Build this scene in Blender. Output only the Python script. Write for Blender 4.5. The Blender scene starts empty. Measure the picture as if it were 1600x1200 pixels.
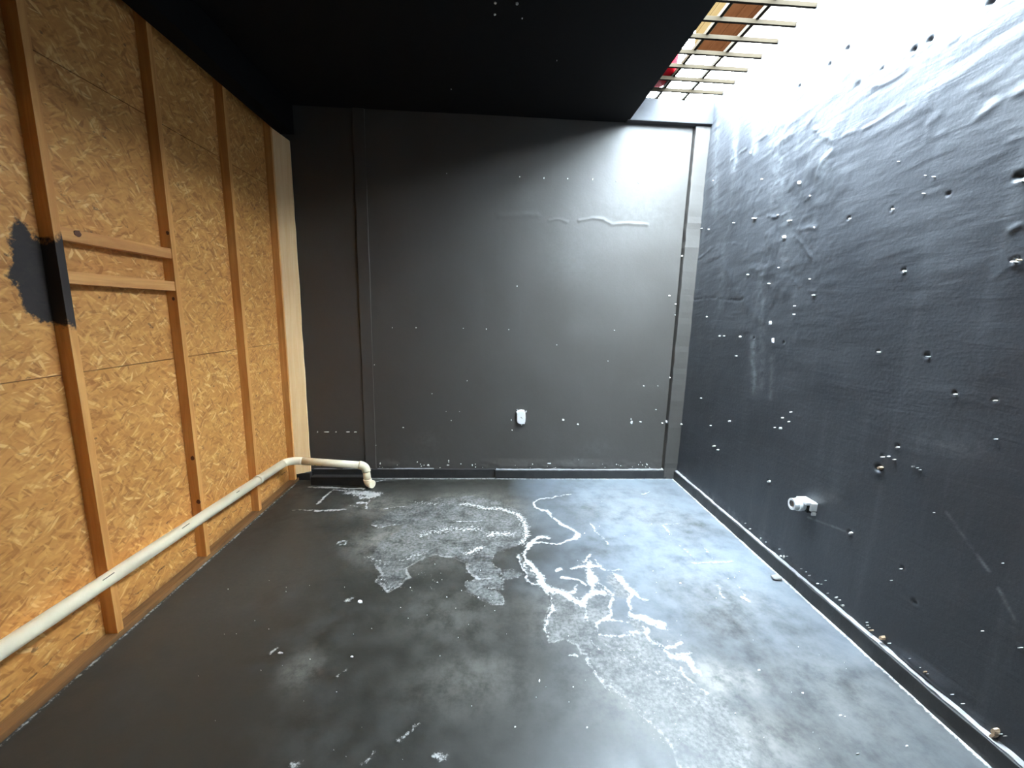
import bpy, bmesh, math, random
import numpy as np
from mathutils import Vector, Matrix

# ------------------------------------------------------------------ camera
CAM_H = 1.4
F_PX, PITCH, YAW, ROLL = 637.135, -9.8815, 3.4154, 1.4198


def cam_axes():
    pi, ya, ro = (math.radians(a) for a in (PITCH, YAW, ROLL))
    fw = Vector((math.sin(ya) * math.cos(pi), math.cos(ya) * math.cos(pi), math.sin(pi)))
    r0 = fw.cross(Vector((0, 0, 1))).normalized()
    u0 = r0.cross(fw)
    return r0 * math.cos(ro) + u0 * math.sin(ro), -r0 * math.sin(ro) + u0 * math.cos(ro), fw


RGT, UPV, FWD = cam_axes()
scene = bpy.context.scene
cam_d = bpy.data.cameras.new('camera')
cam_d.sensor_width = 36.0
cam_d.lens = 36.0 * F_PX / 1600.0
cam_d.clip_start = 0.02
cam = bpy.data.objects.new('camera', cam_d)
scene.collection.objects.link(cam)
cam.matrix_world = Matrix((
    (RGT.x, UPV.x, -FWD.x, 0), (RGT.y, UPV.y, -FWD.y, 0), (RGT.z, UPV.z, -FWD.z, CAM_H), (0, 0, 0, 1)))
scene.camera = cam

# ------------------------------------------------------------------ sky and exposure
SKY = 17.0
world = bpy.data.worlds.new('World')
scene.world = world
world.use_nodes = True
bgn = world.node_tree.nodes['Background']
wn = world.node_tree
wt = wn.nodes.new('ShaderNodeTexCoord')
ws = wn.nodes.new('ShaderNodeSeparateXYZ')
wn.links.new(wt.outputs['Generated'], ws.inputs[0])
wr = wn.nodes.new('ShaderNodeValToRGB')          # even overcast sky over dull ground
wn.links.new(ws.outputs[2], wr.inputs[0])
wr.color_ramp.elements[0].position, wr.color_ramp.elements[0].color = 0.0, (0.10, 0.10, 0.095, 1)
wr.color_ramp.elements[1].position, wr.color_ramp.elements[1].color = 0.02, (0.72, 0.87, 1.0, 1)
wn.links.new(wr.outputs[0], bgn.inputs['Color'])
bgn.inputs['Strength'].default_value = SKY
scene.view_settings.view_transform = 'Standard'
scene.view_settings.look = 'None'
scene.view_settings.exposure = 3.0
scene.view_settings.gamma = 1.0
scene.view_settings.use_curve_mapping = False

# ------------------------------------------------------------------ room dimensions (metres)
XL_OSB = -1.60      # face of the chipboard
XL_STUD = -1.55     # face of the studs
X_BB = 1.632        # face of the right baseboard
XR = 1.66           # right wall
D = 3.33            # back wall
HC = 2.84           # ceiling
XE = 1.03           # edge of the ceiling at the light slot
ZT = 2.645          # top of the chipboard
ZG = 3.0            # grille
Y_SLOT = 1.2       # near end of the light slot
Y0 = -1.2           # wall behind the camera
C = scene.collection
rng = random.Random(7)


def at(px, py, axis, val):
    """the point of a wall or floor plane seen at a photograph pixel"""
    d = FWD * F_PX + RGT * (px - 800) - UPV * (py - 600)
    o = Vector((0, 0, CAM_H))
    i = 'xyz'.index(axis)
    return o + d * ((val - o[i]) / d[i])


# ------------------------------------------------------------------ node helpers
def mat(name):
    m = bpy.data.materials.new(name)
    m.use_nodes = True
    nt = m.node_tree
    return m, nt, nt.nodes['Principled BSDF']


def put(nt, sock, v):
    if isinstance(v, bpy.types.NodeSocket):
        nt.links.new(v, sock)
    elif isinstance(v, (tuple, list)) and sock.type == 'RGBA' and len(v) == 3:
        sock.default_value = (*v, 1)
    else:
        sock.default_value = v


def math_(nt, op, a, b=0.0, c=None, clamp=False):
    n = nt.nodes.new('ShaderNodeMath')
    n.operation = op
    n.use_clamp = clamp
    put(nt, n.inputs[0], a)
    put(nt, n.inputs[1], b)
    if c is not None:
        put(nt, n.inputs[2], c)
    return n.outputs[0]


def step_(nt, v, lo, hi, a=0.0, b=1.0):
    n = nt.nodes.new('ShaderNodeMapRange')
    n.interpolation_type = 'SMOOTHSTEP'
    put(nt, n.inputs['Value'], v)
    put(nt, n.inputs['From Min'], lo)
    put(nt, n.inputs['From Max'], hi)
    put(nt, n.inputs['To Min'], a)
    put(nt, n.inputs['To Max'], b)
    return n.outputs[0]


def mix_(nt, fac, a, b, blend='MIX'):
    n = nt.nodes.new('ShaderNodeMix')
    n.data_type = 'RGBA'
    n.blend_type = blend
    put(nt, n.inputs['Factor'], fac)
    put(nt, n.inputs[6], a)
    put(nt, n.inputs[7], b)
    return n.outputs[2]


def coord(nt, scale=(1, 1, 1), rot=(0, 0, 0), loc=(0, 0, 0)):
    g = nt.nodes.new('ShaderNodeNewGeometry')
    m = nt.nodes.new('ShaderNodeMapping')
    nt.links.new(g.outputs['Position'], m.inputs['Vector'])
    m.inputs['Scale'].default_value = scale
    m.inputs['Rotation'].default_value = rot
    m.inputs['Location'].default_value = loc
    return m.outputs[0]


def noise_(nt, vec, scale=5.0, detail=4.0, rough=0.55, dist=0.0, out='Fac'):
    n = nt.nodes.new('ShaderNodeTexNoise')
    put(nt, n.inputs['Vector'], vec)
    n.inputs['Scale'].default_value = scale
    n.inputs['Detail'].default_value = detail
    n.inputs['Roughness'].default_value = rough
    n.inputs['Distortion'].default_value = dist
    return n.outputs[0] if out == 'Fac' else n.outputs[1]


def vor_(nt, vec, scale=5.0, feature='F1', rnd=1.0):
    n = nt.nodes.new('ShaderNodeTexVoronoi')
    n.feature = feature
    put(nt, n.inputs['Vector'], vec)
    n.inputs['Scale'].default_value = scale
    n.inputs['Randomness'].default_value = rnd
    return n


def attr_(nt, name):
    n = nt.nodes.new('ShaderNodeAttribute')
    n.attribute_name = name
    return n.outputs['Fac']


def bump_(nt, h, strength=0.3, dist=0.01):
    n = nt.nodes.new('ShaderNodeBump')
    n.inputs['Strength'].default_value = strength
    n.inputs['Distance'].default_value = dist
    put(nt, n.inputs['Height'], h)
    return n.outputs[0]


def plain(name, col, rough=0.6, vary=0.25, scale=20.0, bump=0.15, spec=0.5):
    m, nt, b = mat(name)
    b.inputs['Specular IOR Level'].default_value = spec
    n = noise_(nt, coord(nt), scale, 5)
    dark = tuple(c * (1 - vary) for c in col)
    put(nt, b.inputs['Base Color'], mix_(nt, n, dark, tuple(min(1, c * (1 + vary)) for c in col)))
    b.inputs['Roughness'].default_value = rough
    put(nt, b.inputs['Normal'], bump_(nt, noise_(nt, coord(nt), scale * 4, 4), bump, 0.003))
    return m


# ------------------------------------------------------------------ materials
def make_floor_mat():
    m, nt, b = mat('worn black floor paint')
    p = coord(nt)
    crust, film, haze, speck, sky_pale, rim = (attr_(nt, k) for k in ('crust', 'film', 'haze', 'speck', 'sky_pale', 'rim'))
    nbig = noise_(nt, p, 2.2, 5, 0.6)
    nmid = noise_(nt, p, 11, 6, 0.62)
    nfin = noise_(nt, p, 60, 5, 0.65)
    ngrn = noise_(nt, p, 190, 3, 0.7)
    half = lambda v, k: math_(nt, 'MULTIPLY', math_(nt, 'SUBTRACT', v, 0.5), k)
    col = mix_(nt, nmid, (0.021, 0.0190, 0.0145), (0.041, 0.038, 0.030))
    # scuffs and dust, then skylight's pale blue painted over the right side
    dust = math_(nt, 'MULTIPLY', step_(nt, nbig, 0.42, 0.72), step_(nt, nmid, 0.35, 0.7))
    col = mix_(nt, math_(nt, 'MULTIPLY', dust, 0.22), col, (0.12, 0.12, 0.115))
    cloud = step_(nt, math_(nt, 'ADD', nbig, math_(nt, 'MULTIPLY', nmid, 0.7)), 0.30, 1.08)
    col = mix_(nt, math_(nt, 'MULTIPLY', sky_pale, cloud), col, (0.20, 0.235, 0.275))
    hz = math_(nt, 'MULTIPLY', haze, step_(nt, math_(nt, 'ADD', nmid, math_(nt, 'MULTIPLY', nfin, 0.5)), 0.40, 1.0))
    col = mix_(nt, hz, col, (0.40, 0.37, 0.32))
    # limescale film, patchy inside
    fe = math_(nt, 'ADD', math_(nt, 'ADD', film, half(nmid, 0.45)), half(nfin, 0.25))
    fm = math_(nt, 'MULTIPLY', step_(nt, fe, 0.44, 0.60), step_(nt, nmid, 0.28, 0.62, 0.30, 0.80))
    fcol = mix_(nt, step_(nt, math_(nt, 'ADD', math_(nt, 'MULTIPLY', nfin, 0.6), math_(nt, 'MULTIPLY', nmid, 0.4)), 0.35, 0.68), (0.060, 0.060, 0.058), (0.27, 0.265, 0.25))
    col = mix_(nt, fm, col, fcol)
    # tide marks
    rv = math_(nt, 'ADD', math_(nt, 'ADD', rim, half(nfin, 0.9)), half(ngrn, 0.35))
    rm = math_(nt, 'MULTIPLY', step_(nt, rv, 0.46, 0.72), step_(nt, nmid, 0.34, 0.60, 0.08, 0.45))
    rm = math_(nt, 'MULTIPLY', rm, step_(nt, rim, 0.05, 0.2))
    col = mix_(nt, rm, col, (0.50, 0.48, 0.44))
    # thick white crust along the lines
    cv = math_(nt, 'ADD', math_(nt, 'ADD', crust, half(nfin, 1.5)), math_(nt, 'ADD', half(nmid, 0.9), half(ngrn, 0.7)))
    cm = math_(nt, 'MULTIPLY', step_(nt, cv, 0.48, 0.86), step_(nt, crust, 0.03, 0.2))
    col = mix_(nt, math_(nt, 'MULTIPLY', cm, 0.85), col, (0.58, 0.57, 0.54))
    # granular efflorescence
    gs = math_(nt, 'ADD', math_(nt, 'MULTIPLY', nfin, 0.70), math_(nt, 'MULTIPLY', ngrn, 0.50))
    gm = step_(nt, math_(nt, 'ADD', gs, math_(nt, 'MULTIPLY', speck, 0.26)), 0.78, 0.86)
    gm = math_(nt, 'MULTIPLY', gm, step_(nt, speck, 0.02, 0.25))
    col = mix_(nt, math_(nt, 'MULTIPLY', gm, 0.9), col, (0.66, 0.64, 0.58))
    put(nt, b.inputs['Base Color'], col)
    put(nt, b.inputs['Roughness'], math_(nt, 'ADD', step_(nt, nmid, 0.3, 0.7, 0.36, 0.55), math_(nt, 'MULTIPLY', cm, 0.3)))
    hgt = math_(nt, 'ADD', math_(nt, 'MULTIPLY', noise_(nt, p, 14, 4, 0.6), 0.5), math_(nt, 'MULTIPLY', crust, 0.5))
    put(nt, b.inputs['Normal'], bump_(nt, hgt, 0.3, 0.006))
    return m


def make_black_wall(name, lo, hi, dust, r0, r1, bump=0.3, streak=0.0, horiz=(1, 1, 1)):
    m, nt, b = mat(name)
    p = coord(nt)
    n1 = noise_(nt, p, 3.0, 7, 0.6)
    n2 = noise_(nt, p, 24, 6, 0.6)
    col = mix_(nt, n1, lo, hi)
    worn = attr_(nt, 'worn')
    wm = math_(nt, 'MULTIPLY', worn, step_(nt, n2, 0.30, 0.75))
    col = mix_(nt, wm, col, dust)
    if streak:
        s = noise_(nt, coord(nt, (9, 9, 0.7)), 1.0, 5, 0.6)
        col = mix_(nt, step_(nt, s, 0.52, 0.80, 0.0, streak), col, dust)
    put(nt, b.inputs['Base Color'], col)
    put(nt, b.inputs['Roughness'], step_(nt, n1, 0.3, 0.7, r0, r1))
    t = noise_(nt, coord(nt, horiz), 6.0, 7, 0.6, 0.4)
    h = math_(nt, 'ADD', math_(nt, 'MULTIPLY', t, 0.6), math_(nt, 'MULTIPLY', noise_(nt, p, 60, 5, 0.6), 0.18))
    put(nt, b.inputs['Normal'], bump_(nt, h, bump, 0.012))
    return m


def make_osb_mat():
    m, nt, b = mat('oriented strand board')
    base = mix_(nt, noise_(nt, coord(nt), 6, 4), (0.52, 0.205, 0.044), (0.70, 0.320, 0.082))
    col = base
    warp = noise_(nt, coord(nt), 9, 2, 0.5, 0, 'Color')
    g = nt.nodes.new('ShaderNodeNewGeometry')
    vm = nt.nodes.new('ShaderNodeVectorMath')
    vm.operation = 'MULTIPLY_ADD'
    put(nt, vm.inputs[0], warp)
    vm.inputs[1].default_value = (0.03, 0.03, 0.03)
    nt.links.new(g.outputs['Position'], vm.inputs[2])
    layers = ((0.35, 13, 60, 0.18), (-0.55, 12, 66, 0.30), (1.0, 15, 62, 0.42), (-0.1, 10, 50, 0.50),
              (-1.15, 17, 74, 0.52), (0.62, 13, 90, 0.55), (-0.85, 20, 95, 0.58), (0.15, 24, 120, 0.62))
    for i, (a, sl, sw, th) in enumerate(layers):
        mp = nt.nodes.new('ShaderNodeMapping')
        mp.vector_type = 'TEXTURE'
        nt.links.new(vm.outputs[0], mp.inputs['Vector'])
        mp.inputs['Rotation'].default_value = (a, 0, 0)
        mp.inputs['Scale'].default_value = (1, 1.0 / sl, 1.0 / sw)
        mp.inputs['Location'].default_value = (0, i * 0.37, i * 0.53)
        v = vor_(nt, mp.outputs[0], 1.0)
        sc = nt.nodes.new('ShaderNodeSeparateColor')
        nt.links.new(v.outputs['Color'], sc.inputs[0])
        sel = step_(nt, sc.outputs[0], th, th + 0.02)
        body = step_(nt, v.outputs['Distance'], 0.34, 0.62, 1.0, 0.0)
        msk = math_(nt, 'MULTIPLY', sel, body)
        rp = nt.nodes.new('ShaderNodeValToRGB')
        put(nt, rp.inputs[0], sc.outputs[1])
        e = rp.color_ramp.elements
        e[0].position, e[0].color = 0.0, (0.36, 0.125, 0.022, 1)
        e[1].position, e[1].color = 1.0, (0.92, 0.60, 0.25, 1)
        k = e.new(0.30)
        k.color = (0.58, 0.245, 0.055, 1)
        k = e.new(0.72)
        k.color = (0.70, 0.330, 0.085, 1)
        k = e.new(0.90)
        k.color = (0.80, 0.430, 0.135, 1)
        col = mix_(nt, math_(nt, 'MULTIPLY', msk, 0.75), col, rp.outputs[0])
    # dark resin flecks
    fl = noise_(nt, coord(nt, (1, 18, 40), (0.3, 0, 0)), 1.0, 4, 0.6)
    col = mix_(nt, step_(nt, fl, 0.66, 0.72, 0.0, 0.7), col, (0.14, 0.06, 0.02))
    n = noise_(nt, coord(nt), 26, 7, 0.68)
    pe = math_(nt, 'ADD', attr_(nt, 'paint'), math_(nt, 'MULTIPLY', math_(nt, 'SUBTRACT', n, 0.5), 0.75))
    pm = step_(nt, pe, 0.47, 0.60)
    col = mix_(nt, math_(nt, 'MULTIPLY', pm, 0.97), col, (0.012, 0.012, 0.014))
    # damp grime along the foot of the boards
    pos = nt.nodes.new('ShaderNodeSeparateXYZ')
    nt.links.new(coord(nt), pos.inputs[0])
    gz = math_(nt, 'ADD', pos.outputs[2], math_(nt, 'MULTIPLY', n, 0.10))
    col = mix_(nt, step_(nt, gz, 0.05, 0.13, 0.45, 0.0), col, (0.16, 0.09, 0.035))
    # split flakes near the foot
    ny = noise_(nt, coord(nt, (1, 4, 1)), 1.0, 4, 0.6)
    cl = math_(nt, 'ABSOLUTE', math_(nt, 'SUBTRACT', math_(nt, 'SUBTRACT', pos.outputs[2], 0.04), math_(nt, 'MULTIPLY', ny, 0.12)))
    cr = math_(nt, 'MULTIPLY', step_(nt, cl, 0.001, 0.006, 1.0, 0.0), step_(nt, n, 0.48, 0.56, 0.0, 0.75))
    col = mix_(nt, cr, col, (0.07, 0.03, 0.012))
    put(nt, b.inputs['Base Color'], col)
    b.inputs['Roughness'].default_value = 0.62
    put(nt, b.inputs['Normal'], bump_(nt, noise_(nt, coord(nt, (1, 30, 60), (0.4, 0, 0)), 1.0, 3, 0.6), 0.4, 0.003))
    return m


def make_wood_mat(name, lo, hi, axis='z', rough=0.6, spec=0.5):
    m, nt, b = mat(name)
    b.inputs['Specular IOR Level'].default_value = spec
    sc = {'z': (22, 22, 1.2), 'y': (22, 1.2, 22), 'x': (1.2, 22, 22)}[axis]
    n = noise_(nt, coord(nt, sc), 1.6, 6, 0.6, 0.6)
    n2 = noise_(nt, coord(nt), 4, 4)
    col = mix_(nt, step_(nt, n, 0.3, 0.7), lo, hi)
    col = mix_(nt, step_(nt, n2, 0.5, 0.8, 0, 0.35), col, lo)
    pe = math_(nt, 'ADD', attr_(nt, 'paint'), math_(nt, 'MULTIPLY', math_(nt, 'SUBTRACT', noise_(nt, coord(nt), 26, 7, 0.68), 0.5), 0.6))
    col = mix_(nt, step_(nt, pe, 0.47, 0.60, 0, 0.97), col, (0.012, 0.012, 0.014))
    put(nt, b.inputs['Base Color'], col)
    b.inputs['Roughness'].default_value = rough
    put(nt, b.inputs['Normal'], bump_(nt, n, 0.25, 0.002))
    return m


M = {}
M['floor'] = make_floor_mat()
M['wall_r'] = make_black_wall('black gloss paint on rough plaster', (0.032, 0.034, 0.039), (0.056, 0.059, 0.065),
                              (0.20, 0.21, 0.22), 0.36, 0.52, 0.42, 0.16, (1, 0.40, 2.2))
M['wall_b'] = make_black_wall('black paint on board', (0.062, 0.055, 0.047), (0.086, 0.080, 0.073),
                              (0.14, 0.14, 0.13), 0.46, 0.58, 0.20, 0.06)
M['ceil'] = plain('matt black ceiling paint', (0.0045, 0.0045, 0.0048), 0.85, 0.3, 4, 0.1, 0.2)
M['trim'] = plain('black painted timber', (0.032, 0.031, 0.030), 0.45, 0.4, 14, 0.3)
M['osb'] = make_osb_mat()
M['stud'] = make_wood_mat('sawn pine', (0.60, 0.25, 0.058), (0.78, 0.385, 0.115), 'z')
M['nog'] = make_wood_mat('sawn pine crosswise', (0.60, 0.25, 0.070), (0.78, 0.39, 0.125), 'y')
M['plate'] = make_wood_mat('grimy pine', (0.13, 0.060, 0.020), (0.28, 0.135, 0.045), 'y')
M['knot'] = plain('dark pine knot', (0.13, 0.045, 0.018), 0.6, 0.4, 60)
M['pale'] = make_wood_mat('pale planed board', (0.88, 0.56, 0.26), (0.95, 0.66, 0.35), 'z')
M['pvc'] = plain('cream pvc', (0.90, 0.78, 0.55), 0.38, 0.06, 9, 0.05)
M['mark'] = plain('dark smudge', (0.16, 0.12, 0.08), 0.7, 0.3, 60)
M['white'] = plain('white plastic', (0.82, 0.82, 0.80), 0.4, 0.05, 30, 0.1)
M['plaster'] = plain('bare white plaster', (0.72, 0.71, 0.68), 0.85, 0.15, 80, 0.4)
M['tanplaster'] = plain('bare tan plaster', (0.58, 0.42, 0.27), 0.85, 0.2, 80, 0.4)
M['grime'] = plain('dark grime', (0.012, 0.012, 0.012), 0.8, 0.3, 60, 0.2)
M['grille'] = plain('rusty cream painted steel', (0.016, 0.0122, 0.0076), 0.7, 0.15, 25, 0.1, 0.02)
M['concrete'] = plain('dusty grey painted concrete', (0.040, 0.041, 0.044), 0.8, 0.2, 9, 0.3)
M['paving'] = plain('weathered paving', (0.14, 0.137, 0.13), 0.85, 0.2, 7, 0.3)
M['facade'] = plain('cream render', (0.82, 0.77, 0.68), 0.85, 0.05, 6, 0.2)
M['cladding'] = make_wood_mat('shaded cladding', (0.011, 0.0040, 0.0016), (0.016, 0.0062, 0.0026), 'y', 0.9, 0.0)  # underside of the overhang, its shade put into the colour
M['side'] = make_wood_mat('lit cladding', (0.014, 0.0086, 0.0034), (0.017, 0.0110, 0.0048), 'y', 0.9, 0.0)  # same timber on the side face, painted in its lit tone
M['stone'] = plain('grey stone', (0.35, 0.34, 0.31), 0.8, 0.3, 60, 0.5)
m_, nt_, b_ = mat('red translucent plastic')
put(nt_, b_.inputs['Base Color'], mix_(nt_, noise_(nt_, coord(nt_), 8, 3), (0.30, 0.002, 0.006), (0.40, 0.003, 0.010)))
b_.inputs['Roughness'].default_value = 0.6
b_.inputs['Specular IOR Level'].default_value = 0.05
tl = nt_.nodes.new('ShaderNodeBsdfTranslucent')
tl.inputs['Color'].default_value = (0.05, 0.0006, 0.0016, 1)
mx = nt_.nodes.new('ShaderNodeMixShader')
mx.inputs[0].default_value = 0.5
nt_.links.new(b_.outputs[0], mx.inputs[1])
nt_.links.new(tl.outputs[0], mx.inputs[2])
nt_.links.new(mx.outputs[0], nt_.nodes['Material Output'].inputs[0])
M['red'] = m_


# ------------------------------------------------------------------ mesh helpers
def link(name, me, material, parent=None):
    o = bpy.data.objects.new(name, me)
    C.objects.link(o)
    if material:
        me.materials.append(M[material])
    if parent:
        o.parent = parent
        o.matrix_parent_inverse = parent.matrix_world.inverted()
    return o


def tag(o, label=None, cat=None, group=None, kind=None):
    if label: o['label'] = label
    if cat: o['category'] = cat
    if group: o['group'] = group
    if kind: o['kind'] = kind
    return o


def empty(name, loc):
    o = bpy.data.objects.new(name, None)
    o.empty_display_size = 0.1
    o.location = loc
    C.objects.link(o)
    bpy.context.view_layer.update()
    return o


def from_bm(name, bm, material, parent=None, smooth=False):
    me = bpy.data.meshes.new(name)
    bm.normal_update()
    bm.to_mesh(me)
    bm.free()
    if smooth:
        me.shade_smooth()
    return link(name, me, material, parent)


def bm_box(bm, x0, x1, y0, y1, z0, z1, bevel=0.0):
    r = bmesh.ops.create_cube(bm, size=1.0)
    for v in r['verts']:
        v.co = Vector(((x0 + x1) / 2 + v.co.x * (x1 - x0), (y0 + y1) / 2 + v.co.y * (y1 - y0), (z0 + z1) / 2 + v.co.z * (z1 - z0)))
    if bevel:
        ed = {e for v in r['verts'] for e in v.link_edges}
        bmesh.ops.bevel(bm, geom=list(ed), offset=bevel, segments=2, affect='EDGES', profile=0.6)


def box(name, x0, x1, y0, y1, z0, z1, material, parent=None, bevel=0.0):
    bm = bmesh.new()
    bm_box(bm, x0, x1, y0, y1, z0, z1, bevel)
    return from_bm(name, bm, material, parent)


def tube_bm(bm, pts, radius, seg=24, cap=True):
    pts = [Vector(p) for p in pts]
    rings = []
    up = None
    for i, p in enumerate(pts):
        t = (pts[min(i + 1, len(pts) - 1)] - pts[max(i - 1, 0)]).normalized()
        if up is None:
            up = t.orthogonal().normalized()
        up = (up - t * up.dot(t)).normalized()
        s = t.cross(up)
        r = radius[i] if isinstance(radius, (list, tuple)) else radius
        rings.append([bm.verts.new(p + (up * math.cos(a) + s * math.sin(a)) * r)
                      for a in (2 * math.pi * k / seg for k in range(seg))])
    for a, b in zip(rings, rings[1:]):
        for k in range(seg):
            f = bm.faces.new((a[k], a[(k + 1) % seg], b[(k + 1) % seg], b[k]))
            f.smooth = True
    if cap:
        bm.faces.new(list(reversed(rings[0])))
        bm.faces.new(rings[-1])


def arc(p, a, b, r, n=9):
    """rounded corner at p between points a and b"""
    p, a, b = Vector(p), Vector(a), Vector(b)
    u, v = (a - p).normalized(), (b - p).normalized()
    s, e = p + u * r, p + v * r
    return [(s * (1 - t) + p * t) * (1 - t) + (p * (1 - t) + e * t) * t for t in (k / (n - 1) for k in range(n))]


# ------------------------------------------------------------------ numeric helpers for worn surfaces
def lattice_noise(u, v, seed, octaves=5, gain=0.5):
    r = np.random.RandomState(seed)
    tot = np.zeros_like(u)
    amp, norm = 1.0, 0.0
    for o in range(octaves):
        tab = r.rand(256, 256)
        x, y = u * 2 ** o + 37.7 * o, v * 2 ** o + 11.3 * o
        xi, yi = np.floor(x).astype(int), np.floor(y).astype(int)
        fx, fy = x - xi, y - yi
        fx, fy = fx * fx * (3 - 2 * fx), fy * fy * (3 - 2 * fy)
        a, b = tab[xi % 256, yi % 256], tab[(xi + 1) % 256, yi % 256]
        c, d = tab[xi % 256, (yi + 1) % 256], tab[(xi + 1) % 256, (yi + 1) % 256]
        tot += amp * ((a * (1 - fx) + b * fx) * (1 - fy) + (c * (1 - fx) + d * fx) * fy)
        norm += amp
        amp *= gain
    return tot / norm


def seg_dist(U, V, pts):
    best = np.full(U.shape, 9.0)
    for (ax, ay), (bx, by) in zip(pts, pts[1:]):
        dx, dy = bx - ax, by - ay
        l2 = dx * dx + dy * dy + 1e-12
        t = np.clip(((U - ax) * dx + (V - ay) * dy) / l2, 0, 1)
        best = np.minimum(best, np.hypot(U - ax - t * dx, V - ay - t * dy))
    return best


def poly_sdf(U, V, pts):
    """positive inside"""
    d = seg_dist(U, V, pts + [pts[0]])
    ins = np.zeros(U.shape, bool)
    for (ax, ay), (bx, by) in zip(pts, pts[1:] + [pts[0]]):
        cr = ((ay > V) != (by > V)) & (U < (bx - ax) * (V - ay) / ((by - ay) or 1e-9) + ax)
        ins ^= cr
    return np.where(ins, d, -d)


def grid_mesh(name, us, vs, place, height, flip=False):
    """a finely divided sheet; place(U, V, height) -> xyz"""
    U, V = np.meshgrid(us, vs)
    co = place(U, V, height)
    nv, nu = U.shape
    me = bpy.data.meshes.new(name)
    me.vertices.add(nu * nv)
    me.vertices.foreach_set('co', np.stack([c.ravel() for c in co], 1).astype(np.float32).ravel())
    i = np.arange((nv - 1) * nu).reshape(nv - 1, nu)[:, :-1].ravel()
    q = np.stack([i, i + 1, i + nu + 1, i + nu], 1)
    if flip:
        q = q[:, ::-1]
    me.loops.add(q.size)
    me.loops.foreach_set('vertex_index', q.astype(np.int32).ravel())
    me.polygons.add(len(q))
    me.polygons.foreach_set('loop_start', np.arange(0, q.size, 4, dtype=np.int32))
    me.polygons.foreach_set('use_smooth', np.ones(len(q), bool))
    me.update(calc_edges=True)
    return me


def set_attr(me, name, arr):
    a = me.attributes.new(name, 'FLOAT', 'POINT')
    a.data.foreach_set('value', arr.astype(np.float32).ravel())


def axis_lines(a, b, fine_a, fine_b, step, coarse=0.1):
    out = []
    if fine_a > a + 1e-6:
        out.append(np.linspace(a, fine_a, max(2, int((fine_a - a) / coarse)), endpoint=False))
    out.append(np.linspace(fine_a, fine_b, int((fine_b - fine_a) / step) + 1))
    if b > fine_b + 1e-6:
        out.append(np.linspace(fine_b, b, max(2, int((b - fine_b) / coarse)))[1:])
    return np.concatenate(out)


def crop(pts, ox, oy, s):
    return [(ox + x / s, oy + y / s) for x, y in pts]


def on_floor(pts):
    return [tuple(at(x, y, 'z', 0)[:2]) for x, y in pts]


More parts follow.
